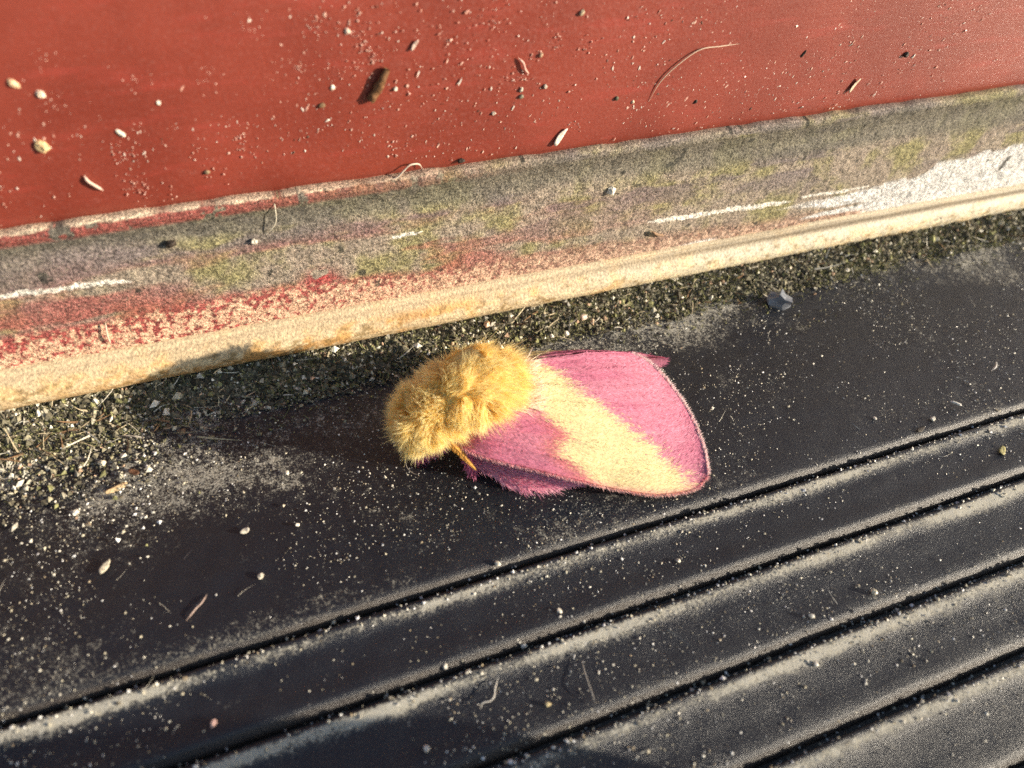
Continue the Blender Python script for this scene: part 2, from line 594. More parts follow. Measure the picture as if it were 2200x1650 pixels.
# weather strip: round bead below a thin flange
th = np.linspace(math.radians(-215), math.radians(62), 40)
SX = np.r_[np.linspace(-14, -3, 40, endpoint=False), np.linspace(-3, 10.5, 540, endpoint=False), np.linspace(10.5, 26, 50)]
sag = -.0085 * (SX - 1)
cy, cz, R_ = 4.885, .285, .178
prof = []
for t in th:                                   # around the bead, front is -Y
    prof.append((cy - R_ * math.cos(t - math.radians(0)), cz + R_ * math.sin(t)))
P = np.array(prof)
V = np.zeros((len(SX), len(P) + 4, 3))
V[..., 0] = SX[:, None]
V[:, :len(P), 1] = P[None, :, 0]
V[:, :len(P), 2] = P[None, :, 1] + sag[:, None]
crease = sst(2.0, 8.0, SX) * .06
for k, (a, b) in enumerate(((4.838, .450), (4.840, .462), (4.846, .474), (4.90, .480))):
    V[:, len(P) + k, 1] = a + (crease if k == 0 else 0)
    V[:, len(P) + k, 2] = b + sag - (crease * .6 if k == 0 else 0)
V[..., 2] += (fbm(np.stack([V[..., 0] * .7, V[..., 1], V[..., 2]], -1), 1.4, 5, 3) - .5) * .03
x, z = V[..., 0], V[..., 2] - sag[:, None]
A3 = np.stack([x, V[..., 1] * 1.4, z * 1.4], -1)
a1, a2, a3 = fbm(np.stack([x * .4, z * 2, 0 * x], -1), 2.2, 3), fbm(A3, 6, 7), fbm(A3, 15, 9)
col = mix((.54, .41, .245), (.50, .45, .34), sst(.5, 5.5, x))
col = mix(col, (.50, .24, .06), sst(.44, .58, a1 * .5 + a2 * .5) * sst(4.2, 1.5, x) * sst(-3, 0, x) * .85 * sst(.44, .37, z))
col = mix(col, (.70, .45, .18), sst(.5, .7, a2) * .4)
col = mix(col, (.22, .14, .05), sst(.58, .68, a3) * .75 * sst(.44, .37, z))
col = mix(col, (.78, .66, .42), sst(.56, .66, fbm(A3, 22, 13, 2)) * .5 * sst(.42, .30, z))
col = mix(col, (.50, .40, .26), sst(.40, .45, z) * .6)
col = mix(col, (.20, .155, .10), sst(.415, .432, z) * sst(.475, .458, z) * sst(1.5, 6, x) * .85)
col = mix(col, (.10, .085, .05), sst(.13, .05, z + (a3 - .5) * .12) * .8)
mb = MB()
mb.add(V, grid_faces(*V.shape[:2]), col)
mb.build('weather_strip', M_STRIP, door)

# ------------------------------------------------------------------ dirt and moss along the strip
mb = MB()
DXs = np.linspace(-5, 12, 500)
DYs = np.linspace(3.95, 4.98, 34)
X, Y = np.meshgrid(DXs, DYs, indexing='ij')
P3 = np.stack([X, Y, 0 * X], -1)
hum = lambda X, Y, P3: -.012 + .09 * sst(3.9, 5.0, Y) + .085 * sst(4.30, 4.72, Y + (fbm(P3, 1.3, 4, 3) - .5) * .35) + (fbm(P3, 7, 8, 3) - .5) * .06 * sst(4.2, 4.5, Y)
Z = hum(X, Y, P3)
fade = sst(4.30, 4.52, Y + (fbm(P3, 1.7, 5, 4) - .5) * .5)
Z = Z * fade - (1 - fade) * .03
cb = mix((.07, .066, .048), (.22, .205, .13), fbm(P3, 6, 14, 3))
mb.add(np.stack([X, Y, Z], -1), grid_faces(500, 34), cb)


def dirt_pts(n, lo, hi, pw, xl=(-4.5, 11.5)):
    X = rng.uniform(*xl, n)
    Y = hi - (hi - lo) * rng.power(pw, n)
    P = np.stack([X, Y, 0 * X], -1)
    P[:, 2] = np.maximum(hum(X, Y, P), .09 * sst(3.9, 5.0, Y))
    return P


pal = np.array([(.075, .066, .048), (.14, .125, .085), (.25, .225, .15), (.20, .195, .09), (.36, .33, .25), (.60, .56, .46), (.40, .27, .18)])
P = np.vstack([dirt_pts(30000, 4.28, 4.86, 1.5), dirt_pts(9000, 3.8, 4.8, .9)])
P = P[fbm(P * np.array([1, 1, 0]), 1.9, 66, 4) + .9 * sst(4.25, 4.75, P[:, 1]) > .62 * rng.uniform(.7, 1.25, len(P))]
sz = np.clip(rng.lognormal(-4.7, .6, len(P)), .004, .04) * (.45 + .55 * sst(4.0, 4.5, P[:, 1]))
grains(mb, P + np.array([0, 0, .006]), sz, pal[rng.choice(7, len(P), p=[.34, .24, .14, .10, .08, .07, .03])] * rng.uniform(.35, 1.7, (len(P), 1)))
# the spread patch of soil at the left-hand end
n = 9000
P = np.stack([-2.5 + rng.normal(0, .85, n), 4.8 - np.abs(rng.normal(0, .40, n)), np.zeros(n)], 1)
P = P[vn(P, 2.5, 44) * .5 + rng.random(n) * .7 > .45]
n = len(P)
P[:, 2] = np.maximum(hum(P[:, 0], P[:, 1], P * np.array([1, 1, 0])), .09 * sst(3.9, 5.0, P[:, 1]))
grains(mb, P + np.array([0, 0, .008]), np.clip(rng.lognormal(-4.75, .6, n), .004, .04), pal[rng.choice(7, n, p=[.24, .24, .18, .08, .14, .08, .04])] * rng.uniform(.4, 1.6, (n, 1)))
# moss threads
P = np.vstack([dirt_pts(12000, 4.32, 4.86, 1.4), dirt_pts(3000, 4.1, 4.8, .9)])
keep = fbm(P, 1.6, 90, 3) > .44
P = P[keep]
n = len(P)
D = unit(np.stack([rng.normal(0, .6, n), rng.normal(-.35, .5, n), np.abs(rng.normal(.7, .3, n))], 1))
cm = mix((.14, .14, .06), (.36, .35, .16), rng.random(n))
strands(mb, P, D, rng.uniform(.02, .07, n), .010, rng.normal(0, .3, (n, 3)), cm * .6, cm)
P = np.vstack([dirt_pts(420, 4.3, 4.84, 1.2), np.stack([-2 + rng.normal(0, .8, 160), 4.4 + rng.normal(0, .2, 160), np.full(160, .06)], 1)])
n = len(P)
D = unit(np.stack([rng.normal(0, 1, n), rng.normal(0, .7, n), np.abs(rng.normal(.15, .2, n))], 1))
cm = np.array([(.50, .42, .28), (.62, .58, .48), (.22, .13, .07)])[rng.choice(3, n, p=[.45, .3, .25])]
strands(mb, P + np.array([0, 0, .02]), D, rng.uniform(.06, .22, n), rng.uniform(.008, .022, n), rng.normal(0, .3, (n, 3)), cm * .8, cm)
tag(mb.build('soil_and_moss', M_DIRT, smooth=False), 'crumbly soil and moss gathered along the cream weather strip', 'dirt', kind='stuff')

# ------------------------------------------------------------------ loose grit on the mat and specks on the door
def mat_z(X, Y):
    z = np.where(Y > LIPS[0], .09 * sst(3.9, 5.0, Y), 0.0)
    for k in range(len(LIPS) - 1):
        y1, y0 = LIPS[k], LIPS[k + 1] + .038
        inn = (Y >= y0 - .038) & (Y <= y1)
        t = (y1 - Y)
        prof = np.interp(Y, [y0 - .038, y0, y0 + .05, y0 + .10, (y0 + y1) / 2, y1 - .12, y1 - .03, y1], [-.09, -.075, -.006, 0, -.018, -.01, .015, .0])
        z = np.where(inn, prof, z)
    g = (Y > LIPS[0]) & (Y < LIPS[0] + .055)
    return np.where(g, -.09, z)


mb = MB()
n = 42000
X = rng.uniform(-3.5, 10.5, n)
Y = rng.uniform(-1.3, 4.6, n)
keep = fbm(np.stack([X, Y, 0 * X], 1), 1.3, 33, 4) + .22 * rng.random(n) > .55
X, Y = X[keep], Y[keep]
n = len(X)
sz = np.clip(rng.lognormal(-5.55, .50, n), .002, .013)
pg = np.array([(.62, .58, .48), (.50, .45, .33), (.72, .70, .66), (.35, .28, .18), (.12, .10, .07)])
grains(mb, np.stack([X, Y, mat_z(X, Y) + sz * .45], 1), sz, pg[rng.choice(5, n, p=[.36, .27, .2, .1, .07])], .75)
# grains caught along each groove lip
for y in LIPS[:6]:
    m = 700
    X = rng.uniform(-3.5, 10.5, m)
    Yl = y + rng.normal(-.01, .035, m)
    s2 = np.clip(rng.lognormal(-4.9, .4, m), .004, .017)
    grains(mb, np.stack([X, Yl, np.where(Yl < y, mat_z(X, Yl), -.05) + s2 * .4], 1), s2, pg[rng.choice(5, m, p=[.3, .2, .35, .1, .05])])
# whiter grains sprinkled around the soil at the left
m = 170
X, Y = -1.2 - rng.exponential(.8, m), 3.9 + rng.normal(0, .4, m)
s2 = np.clip(rng.lognormal(-4.5, .45, m), .005, .03)
grains(mb, np.stack([X, Y, mat_z(X, Y) + .01 + s2 * .4], 1), s2, pg[rng.choice(5, m, p=[.4, .2, .3, .07, .03])], .8)
# short lint threads
m = 110
X, Y = rng.uniform(-3, 9, m), rng.uniform(-.8, 4.4, m)
D = unit(np.stack([rng.normal(0, 1, m), rng.normal(0, 1, m), np.abs(rng.normal(0, .15, m))], 1))
strands(mb, np.stack([X, Y, mat_z(X, Y) + .008], 1), D, rng.uniform(.04, .12, m), .004, rng.normal(0, .6, (m, 3)) * np.array([1, 1, .1]), (.5, .47, .4), (.55, .52, .45))
tag(mb.build('grit', M_GRIT, smooth=False), 'fine pale grit and lint scattered over the black rubber mat', 'grit', kind='stuff')

mb = MB()
n = 5200
X, Z = rng.uniform(-2.5, 9.5, n), rng.uniform(1.76, 3.6, n)
keep = fbm(np.stack([X, Z, 0 * X], 1), 1.6, 12, 3) > .40
X, Z = X[keep], Z[keep]
n = len(X)
sz = np.clip(rng.lognormal(-5.55, .45, n), .0022, .012)
ang = math.radians(58) + rng.normal(0, .35, n) - .12 * (X - 3) * .6
d = np.stack([np.cos(ang), 0 * ang, np.sin(ang)], 1)
cols = np.array([(.60, .38, .30), (.50, .26, .20), (.64, .54, .46), (.10, .06, .04)])
P0 = np.stack([X, np.full(n, 4.926), Z], 1)
mbv = MB()
k0 = rng.choice(4, n, p=[.36, .32, .27, .05])
grains(mb, P0, sz, cols[k0], 1.0, (d, rng.uniform(0, 1.6, n)))
v = mb.v[0].reshape(-1, 6, 3)
v[..., 1] = 4.926 + (v[..., 1] - 4.926) * .45
# clusters of tiny crumbs
for c in range(26):
    cx_, cz_ = rng.uniform(-1.3, 3.0), rng.uniform(1.8, 3.0)
    m = rng.integers(8, 26)
    pp = np.stack([cx_ + rng.normal(0, .05, m), np.full(m, 4.924), cz_ + rng.normal(0, .05, m)], 1)
    grains(mb, pp, np.clip(rng.lognormal(-5.4, .3, m), .003, .009), (.62, .38, .30))
tag(mb.build('dust_specks', M_GRIT, smooth=False), 'pale dust specks and tiny crumbs stuck to the red door paint', 'dust', kind='stuff')


# ------------------------------------------------------------------ countable bits of debris
def pebble(name, label, cat, P, r, col, shape=(1, 1, .75), seed=0, lump=.35, mat=None, group=None, rot=0.0, wall=False):
    V = IV * (1 + lump * (vn(IV + seed * 3.7, 1.6, seed)[:, None] - .5) * 2)
    q = np.round(V * 1.7 + vn(IV, 2, seed + 5)[:, None] * .6) / 1.7
    V = V * .5 + q * .5
    V = V * np.array(shape) * r
    c, s = math.cos(rot), math.sin(rot)
    if wall:
        V = np.stack([V[:, 0] * c - V[:, 1] * s, -V[:, 2], V[:, 0] * s + V[:, 1] * c], 1)
        P = np.array(P) - np.array([0, -V[:, 1].max() * .2 + 0, 0]) + np.array([0, V[:, 1].min() * .35, 0])
    else:
        V = np.stack([V[:, 0] * c - V[:, 1] * s, V[:, 0] * s + V[:, 1] * c, V[:, 2]], 1)
        P = np.array([P[0], P[1], float(mat_z(np.array(P[0]), np.array(P[1]))) + (P[2] if len(P) > 2 else 0)]) - np.array([0, 0, V[:, 2].min() * .8])
    m = MB()
    m.add(V + P, IF, mix(np.array(col) * .75, np.array(col) * 1.2, vn(IV, 2.2, seed + 8)))
    o = m.build(name, mat or M_GRIT, origin=P, smooth=False)
    return tag(o, label, cat, group)


def flake(name, label, cat, P, rx, ry, col, seed=0, rot=0.0, tilt=.3, mat=None, wall=False):
    """thin curled irregular chip"""
    nr, na = 4, 14
    a = np.linspace(0, 2 * PI, na, endpoint=False)
    rr = .75 + .5 * vn(np.stack([np.cos(a), np.sin(a), 0 * a + seed], 1), 1.7, seed)
    ring = np.linspace(0.001, 1, nr)[:, None]
    x = ring * rr * np.cos(a) * rx
    y = ring * rr * np.sin(a) * ry
    z = .35 * min(rx, ry) * ((x / rx) ** 2 - .4 * (y / ry) ** 2) + tilt * y + .10 * min(rx, ry) * (vn(np.stack([x, y, 0 * x], -1), 30, seed) - .5)
    t = .10 * min(rx, ry)
    V = np.concatenate([np.stack([x, y, z + t], -1), np.stack([x, y, z - t], -1)[::-1]], 0)
    c, s = math.cos(rot), math.sin(rot)
    V = np.stack([V[..., 0] * c - V[..., 1] * s, V[..., 0] * s + V[..., 1] * c, V[..., 2]], -1)
    if wall:
        V = np.stack([V[..., 0], -V[..., 2], V[..., 1]], -1)
        P = np.array(P, float) - np.array([0, V[..., 1].max() - .003, 0])
    else:
        P = np.array([P[0], P[1], float(mat_z(np.array(P[0]), np.array(P[1])))]) - np.array([0, 0, V[..., 2].min() - .003])
    m = MB()
    m.add(V + P, grid_faces(2 * nr, na, wrap=True), np.array(col))
    return tag(m.build(name, mat or M_BIT, origin=P), label, cat)


def thread(name, label, cat, pts, r, col, n=40, mat=None, sides=6, taper=True, rough=0.0):
    P = curve(pts, n)
    t = np.linspace(0, 1, n)
    rad = r * (np.clip(np.minimum(t, 1 - t) * 6, .35, 1) if taper else 1)
    m = tube(P, rad, sides, col, rough=rough, seed=int(abs(P[0, 0]) * 100) % 97)
    return tag(m.build(name, mat or M_FIB, origin=P[n // 2]), label, cat)


# on the red door
t = np.linspace(0, 1, 22)
P = curve([(.925, 4.912, 2.37), (.97, 4.90, 2.44), (1.02, 4.895, 2.52), (1.055, 4.905, 2.585)], 22)
m = tube(P, .034 * (1 - .25 * t) * (1 + .25 * (vn(np.stack([t * 9, t * 0, t * 0], 1), 1, 3) - .5)), 12, (.16, .075, .03), rough=.35, seed=4)
tag(m.build('twig', M_BIT, origin=P[11]), 'short thick brown twig fragment stuck to the red door', 'twig')
TAN, WHT, BRN, DRK = (.58, .42, .22), (.74, .68, .56), (.17, .10, .05), (.04, .028, .02)
dw = [('crumb', 'largest tan crumb low on the left of the red door', (-1.21, 4.93, 2.29), .058, TAN, (1, 1.2, .8), .3),
      ('crumb', 'oblong tan crumb at the left edge of the red door', (-1.20, 4.93, 2.71), .044, (.66, .46, .28), (.75, 1.2, .7), .6),
      ('crumb', 'round pale crumb beside the oblong tan crumb on the door', (-1.09, 4.93, 2.63), .036, (.74, .60, .46), (1, 1, .8), 0),
      ('seed', 'white rice shaped grain on the left part of the red door', (-.73, 4.93, 2.32), .030, WHT, (.75, 1.75, .8), .75),
      ('crumb', 'small white crumb above and right of the rice shaped grain', (-.45, 4.93, 2.50), .022, WHT, (.9, 1.1, .8), .3),
      ('crumb', 'white crumb above the brown crumb pair near the twig', (.67, 4.93, 2.48), .022, WHT, (1, 1.2, .7), .4),
      ('crumb', 'bright white crumb just right of the brown twig', (1.11, 4.93, 2.42), .022, WHT, (1, 1, .9), 0),
      ('crumb', 'dark brown crumb left of the twig on the red door', (.58, 4.93, 2.36), .028, BRN, (1.3, .9, .8), .2),
      ('crumb', 'greyish brown crumb alone above the left part of the rail', (-.28, 4.93, 1.96), .026, (.24, .17, .1), (1.1, .9, .8), .2),
      ('crumb', 'lower speckled crumb of the touching pair on the door', (2.09, 4.93, 2.25), .026, (.22, .2, .14), (1, 1, .9), .2),
      ('crumb', 'upper pale crumb of the touching pair on the door', (2.085, 4.93, 2.305), .026, (.45, .40, .32), (.8, 1.3, .8), -.3),
      ('crumb', 'round grey crumb right of the touching crumb pair', (2.28, 4.93, 2.31), .026, (.36, .30, .24), (1, 1, .9), 0),
      ('crumb', 'tan crumb casting a shadow high on the door', (2.51, 4.93, 2.84), .030, (.40, .31, .2), (.9, 1.3, .8), -.4),
      ('crumb', 'pale crumb below the touching crumb pair', (1.87, 4.93, 2.14), .024, (.5, .42, .34), (1.2, .9, .8), .1),
      ('crumb', 'dark green crumb below the long pale hair', (2.93, 4.93, 2.14), .026, (.10, .10, .06), (1, 1.1, .8), .1),
      ('crumb', 'tiny tan crumb at the lower end of the long hair', (3.09, 4.93, 2.09), .020, (.66, .52, .36), (1, 1.1, .8), .3),
      ('crumb', 'tan crumb above the round grey crumb on the door', (2.22, 4.93, 2.56), .024, (.42, .28, .18), (.9, 1.2, .8), -.4),
      ('crumb', 'black crumb alone at the right of the red door', (5.87, 4.93, 2.22), .042, DRK, (1.0, .9, .8), .3),
      ('crumb', 'dark clump on the door edge above the mossy rail', (1.61, 4.93, 1.765), .034, DRK, (1.4, .8, .8), .2),
      ('crumb', 'black elongated crumb right of the long pale hair', (4.68, 4.93, 2.34), .028, DRK, (.6, 1.9, .7), -.5),
      ('crumb', 'white crumb near the top of the door above the twig', (.81, 4.93, 2.85), .026, (.66, .50, .40), (1, 1.2, .7), .2),
      ('crumb', 'black crumb under the right part of the long hair', (3.71, 4.93, 2.02), .026, DRK, (1.1, .9, .8), .6)]
for k, (nm, lab, P, r, c, sh, rt) in enumerate(dw):
    pebble(nm, lab, 'crumb' if nm == 'crumb' else 'seed', P, r * .68, c, sh, 100 + k, .3, M_BIT, 'crumbs stuck to the red door' if nm == 'crumb' else None, rt, True)
flake('paint_flake', 'long white papery flake just above the rail', 'flake', (2.465, 4.925, 1.87), .085, .028, (.72, .62, .52), 3, 1.05, .15, wall=True)
flake('paint_flake', 'small pale flake right of centre on the red door', 'flake', (5.405, 4.925, 1.98), .07, .022, (.55, .42, .3), 8, 1.15, .2, wall=True)
flake('dust_flake', 'greyish dust flake above and right of the twig', 'flake', (1.26, 4.925, 2.72), .045, .014, (.5, .36, .3), 9, .9, .1, wall=True)
thread('hair', 'long pale curved hair on the red door', 'hair', [(3.24, 4.922, 2.08), (3.30, 4.915, 2.24), (3.42, 4.91, 2.37), (3.60, 4.912, 2.48), (3.79, 4.915, 2.49), (3.99, 4.924, 2.49)], .0055, (.62, .45, .33))
thread('fibre', 'small wavy fibre at the lower left of the red door', 'fibre', [(-1.04, 4.92, 2.06), (-1.03, 4.91, 2.02), (-1.0, 4.91, 1.98), (-.965, 4.92, 1.93)], .011, (.70, .52, .42))
thread('fibre', 'curled pale thread at the foot of the red door', 'fibre', [(1.02, 4.90, 1.71), (1.08, 4.90, 1.715), (1.14, 4.90, 1.77), (1.19, 4.90, 1.81), (1.26, 4.91, 1.80), (1.29, 4.92, 1.75)], .007, (.70, .60, .48))
thread('fibre', 'short forked fibre above the touching crumb pair', 'fibre', [(2.04, 4.92, 2.56), (2.08, 4.912, 2.52), (2.10, 4.912, 2.47), (2.135, 4.92, 2.43)], .009, (.68, .42, .34))

# on the weathered rail
rw = [('pale white crumb on the grey green rail', (3.02, 4.88, 1.28), .040, WHT, (1, 1, .9)),
      ('small pale crumb at the left part of the rail', (-.08, 4.88, 1.34), .028, (.5, .45, .36), (1, 1, .8)),
      ('black rough crumb in the dark band of the rail', (-.67, 4.88, 1.44), .034, DRK, (1.2, .8, .8))]
for k, (lab, P, r, c, sh) in enumerate(rw):
    pebble('crumb', lab, 'crumb', P, r, c, sh, 140 + k, .35, M_BIT, 'crumbs stuck to the rail', .3, True)
thread('splinter', 'dark tapered splinter on the rail above the strip', 'splinter', [(3.55, 4.86, .74), (3.62, 4.845, .70), (3.72, 4.86, .65)], .014, (.28, .17, .1), mat=M_BIT)
thread('hair', 'thin vertical hair hanging on the left of the rail', 'hair', [(.13, 4.905, 1.70), (.125, 4.87, 1.60), (.11, 4.865, 1.50), (.06, 4.87, 1.43), (.02, 4.88, 1.39)], .0045, (.70, .64, .5))
thread('fibre', 'pale stiff fibre at the lower left of the rail', 'fibre', [(-1.31, 4.86, .82), (-1.335, 4.845, .70), (-1.345, 4.86, .58)], .007, (.72, .58, .45))

# on the mat
pebble('stone', 'grey angular stone beside the soil right of the moth', 'stone', (4.85, 4.20), .105, (.20, .21, .235), (1.35, .62, .85), 61, .75, rot=-.75)
pebble('stone', 'upright grey stone added out of view to shade the lower mat ribs', 'stone', (4.36, -2.47, -.05), 1.5, (.25, .24, .22), (.80, .74, 1.0), 62, .2, rot=.5)  # unseen blocker added here so its shadow falls across the lower ribs
mt = [('white grain right of the grey angular stone', (5.85, 4.36), .032, WHT), ('round white grain right of the shadow of the moth head', (-.24, 3.61), .026, WHT),
      ('white grain on the mat below the left soil patch', (-1.79, 3.72), .034, WHT), ('pale husk grain left of the mat centre', (-.56, 2.77), .032, (.5, .45, .36)),
      ('white grain alone on the second rib right of centre', (1.41, 1.84), .026, WHT), ('white grain at the groove under the lone white grain', (1.08, 1.70), .030, WHT),
      ('pale grain at the first groove below the moth', (1.11, 2.33), .030, (.6, .55, .44)), ('white grain at the third rib edge left of centre', (.52, 1.73), .026, WHT),
      ('tan grain near the bottom centre of the mat', (1.09, 1.27), .024, (.6, .48, .26)), ('large cream grain with a long shadow at the right ribs', (3.75, 1.21), .034, (.68, .60, .42)),
      ('white oval grain left of the large cream grain', (3.17, 1.21), .028, WHT), ('white oval grain below the large cream grain', (2.99, .90), .024, WHT),
      ('white chip on the flat border right of the moth', (5.41, 2.44), .034, WHT), ('pinkish grain in the dark corner at bottom left', (-.97, 1.85), .030, (.62, .40, .33)),
      ('whitish grain at the bottom edge of the mat', (.26, 1.27), .030, (.66, .60, .5)), ('pinkish pebble in the soil behind the moth', (2.74, 4.46), .045, (.66, .50, .40)),
      ('orange brown pebble in the soil above the moth thorax', (1.8, 4.62), .042, (.55, .34, .20)), ('round white grain behind the moth wing', (2.51, 4.33), .034, WHT),
      ('white grain left of the round grain behind the wing', (2.36, 4.34), .028, WHT), ('cream grain in the left soil patch', (-1.59, 4.12), .040, (.66, .58, .42)),
      ('white grain below the left soil patch beside the husk', (-.24, 3.11), .022, WHT), ('pale grain right of the moth wing tip', (3.48, 3.17), .022, WHT),
      ('pale grain under the moth wing near the groove', (2.44, 1.92), .024, (.55, .5, .4)), ('small white grain on the right of the border', (4.89, 2.62), .022, WHT)]
for k, (lab, P, r, c) in enumerate(mt):
    pebble('sand_grain', lab, 'grain', (P[0], P[1], .09 if P[1] > 4.3 else 0), r * .72, c, (1.1, .9, .8), 200 + k, .3, None, 'larger sand grains on the mat', rng.uniform(0, 3))
BITS = (.52, .46, .34)
flake('seed_husk', 'pale striped seed husk at the left of the mat', 'husk', (-1.59, 3.19), .058, .025, BITS, 21, .9, .2)
flake('seed_husk', 'small pale husk under the moth shadow', 'husk', (-.62, 3.18), .034, .024, (.55, .5, .4), 22, .2, .2)
flake('seed_husk', 'tan curled husk below the left soil patch', 'husk', (-1.50, 3.855), .085, .022, (.55, .40, .22), 23, .3, .35)
flake('seed_husk', 'olive flake at the far right rib', 'husk', (5.80, 1.96), .05, .03, (.33, .29, .12), 24, .6, .15)
flake('bark_chip', 'dark brown chip in the shade left of the moth', 'chip', (-1.37, 3.97), .05, .03, (.14, .07, .04), 25, 2.4, .3)
flake('bark_chip', 'dark chip lying by the first groove at the right', 'chip', (5.21, 2.38), .05, .02, (.05, .04, .03), 26, .2, .2)
thread('fibre', 'short white stick on the border near the right groove', 'fibre', [(5.72, 2.56, .03), (5.755, 2.52, .035), (5.79, 2.48, .03)], .012, (.7, .66, .58), mat=M_BIT)
thread('fibre', 'pale bent fibre on the right of the mat border', 'fibre', [(6.44, 2.76, .015), (6.50, 2.78, .04), (6.58, 2.84, .02)], .009, (.7, .66, .6))
thread('hair', 'white wavy hair near the bottom centre of the mat', 'hair', [(.655, 1.385, .005), (.68, 1.415, .012), (.73, 1.41, .014), (.765, 1.43, .014), (.79, 1.48, .012), (.83, 1.535, .005)], .0045, (.74, .70, .62))
thread('fibre', 'pinkish curled fibre on the left of the mat', 'fibre', [(-1.08, 2.60, .006), (-1.04, 2.63, .02), (-1.0, 2.67, .018), (-.97, 2.69, .02), (-.93, 2.75, .008)], .0065, (.42, .31, .26))
thread('hair', 'fine straight hair across the lower ribs', 'hair', [(1.42, 1.46, .0), (1.40, 1.36, .02), (1.39, 1.25, .03), (1.385, 1.16, .02)], .003, (.5, .46, .4))
thread('hair', 'dark curved hair below the moth head', 'hair', [(.70, 3.42, .10), (.68, 3.36, .05), (.715, 3.30, .02), (.76, 3.27, .02)], .003, (.3, .25, .2))

# ------------------------------------------------------------------ the moth
moth = empty('moth', (1.4, 3.56, 0.0), 'pink and yellow furry moth resting on the black mat', 'moth')
YEL0, YEL1 = np.array((.96, .76, .28)), np.array((.98, .87, .49))
PNK, PNKD, PAL = np.array((.64, .24, .325)), np.array((.57, .17, .265)), np.array((.82, .68, .37))

st = np.array([  # x, y, z, half width, half height
    (.65, 3.39, .51, .03, .03), (.68, 3.40, .52, .13, .12), (.76, 3.41, .54, .20, .19), (.86, 3.42, .57, .23, .225), (.965, 3.45, .61, .235, .24), (1.12, 3.48, .68, .265, .27),
    (1.32, 3.51, .71, .27, .29), (1.52, 3.55, .61, .22, .23), (1.85, 3.63, .44, .22, .20), (2.2, 3.66, .34, .19, .17), (2.6, 3.68, .26, .13, .12), (2.82, 3.68, .22, .06, .06), (2.86, 3.68, .22, .01, .01)])
Q = curve(st, 70)
th = np.linspace(0, 2 * PI, 44, endpoint=False)
V = np.stack([Q[:, :1] + 0 * th[None], Q[:, 1:2] + Q[:, 3:4] * np.cos(th)[None], Q[:, 2:3] + Q[:, 4:5] * np.sin(th)[None]], -1)
V = V + (fbm(V, 4, 3, 2)[..., None] - .5) * .06 * np.array([0, 1, 1])
F = grid_faces(70, 44, wrap=True)
colb = mix(YEL0 * .8, (.50, .14, .16), sst(1.7, 2.0, V[..., 0]))
mb = MB()
mb.add(V, F, colb)
body = mb.build('body', M_WING, moth)
BV = V.reshape(-1, 3)
BT = np.vstack([F[:, [0, 1, 2]], F[:, [0, 2, 3]]])


def sample(V, T, n, wfun=None):
    a, b, c = V[T[:, 0]], V[T[:, 1]], V[T[:, 2]]
    nr = np.cross(b - a, c - a)
    w = np.linalg.norm(nr, axis=1)
    if wfun is not None:
        w = w * wfun((a + b + c) / 3)
    t = rng.choice(len(T), n, p=w / w.sum())
    r1, r2 = rng.random(n) ** .5, rng.random(n)
    P = (1 - r1)[:, None] * a[t] + (r1 * (1 - r2))[:, None] * b[t] + (r1 * r2)[:, None] * c[t]
    return P, unit(nr[t])


R, nr = sample(BV, BT, 26000, lambda p: sst(1.70, 1.50, p[:, 0]) * (p[:, 2] > .34))
cen = np.stack([R[:, 0] * 0 + 1.10, R[:, 1] * 0 + 3.46, R[:, 2] * 0 + .62], 1)
nr = nr * np.sign((nr * (R - cen)).sum(1))[:, None]
n = len(R)
x = R[:, 0]
wig = np.stack([fbm(R, 5, s, 2) - .5 for s in (1, 2, 3)], 1) * 2.2
D = unit(nr * .26 + np.stack([-.35 * sst(1.0, .7, x) + .85 * sst(.95, 1.6, x), 0 * x - .25, .10 * sst(.9, 1.3, x)], 1) + wig + rng.normal(0, .20, (n, 3)))
L = (.075 + .13 * fbm(R, 4.5, 8, 2) ** 1.3) * sst(.2, .55, R[:, 2]) + .06 * sst(1.0, 1.35, x) * sst(.5, .8, R[:, 2])
L = L * rng.uniform(.65, 1.2, n)
K = 190
ci = rng.choice(n, K, replace=False)
near = np.empty(n, int)
for a in range(0, n, 4000):
    near[a:a + 4000] = ((R[a:a + 4000, None] - R[ci][None]) ** 2).sum(2).argmin(1)
tip = R[ci][near] + D[ci][near] * .24
D = unit(D * .45 + .8 * unit(tip - R) + rng.normal(0, .10, (n, 3)))
B = rng.normal(0, .22, (n, 3)) + np.array([.05, 0, -.12])
hue = rng.random(n)[:, None]
c1 = YEL1 * (.85 + .25 * hue) * (1 + .14 * (fbm(R, 4, 19, 2)[:, None] - .5))
mb = MB()
strands(mb, R, D, L, .0085, B, YEL0 * (.85 + .3 * hue), c1, nrm=nr, jit=.5)
mb.build('thorax_fur', M_FUR, moth)['kind'] = 'stuff'


def coons(c, i, b, o, nu, nv):
    c, i, b, o = curve(c, nu), curve(i, nu), curve(b, nv), curve(o, nv)
    u = np.linspace(0, 1, nu)[:, None, None]
    v = np.linspace(0, 1, nv)[None, :, None]
    return (1 - v) * c[:, None] + v * i[:, None] + (1 - u) * b[None] + u * o[None] - ((1 - u) * (1 - v) * c[0] + u * (1 - v) * c[-1] + (1 - u) * v * i[0] + u * v * i[-1])


def normals(G):
    nn = np.cross(np.gradient(G, axis=0), np.gradient(G, axis=1))
    return unit(nn)


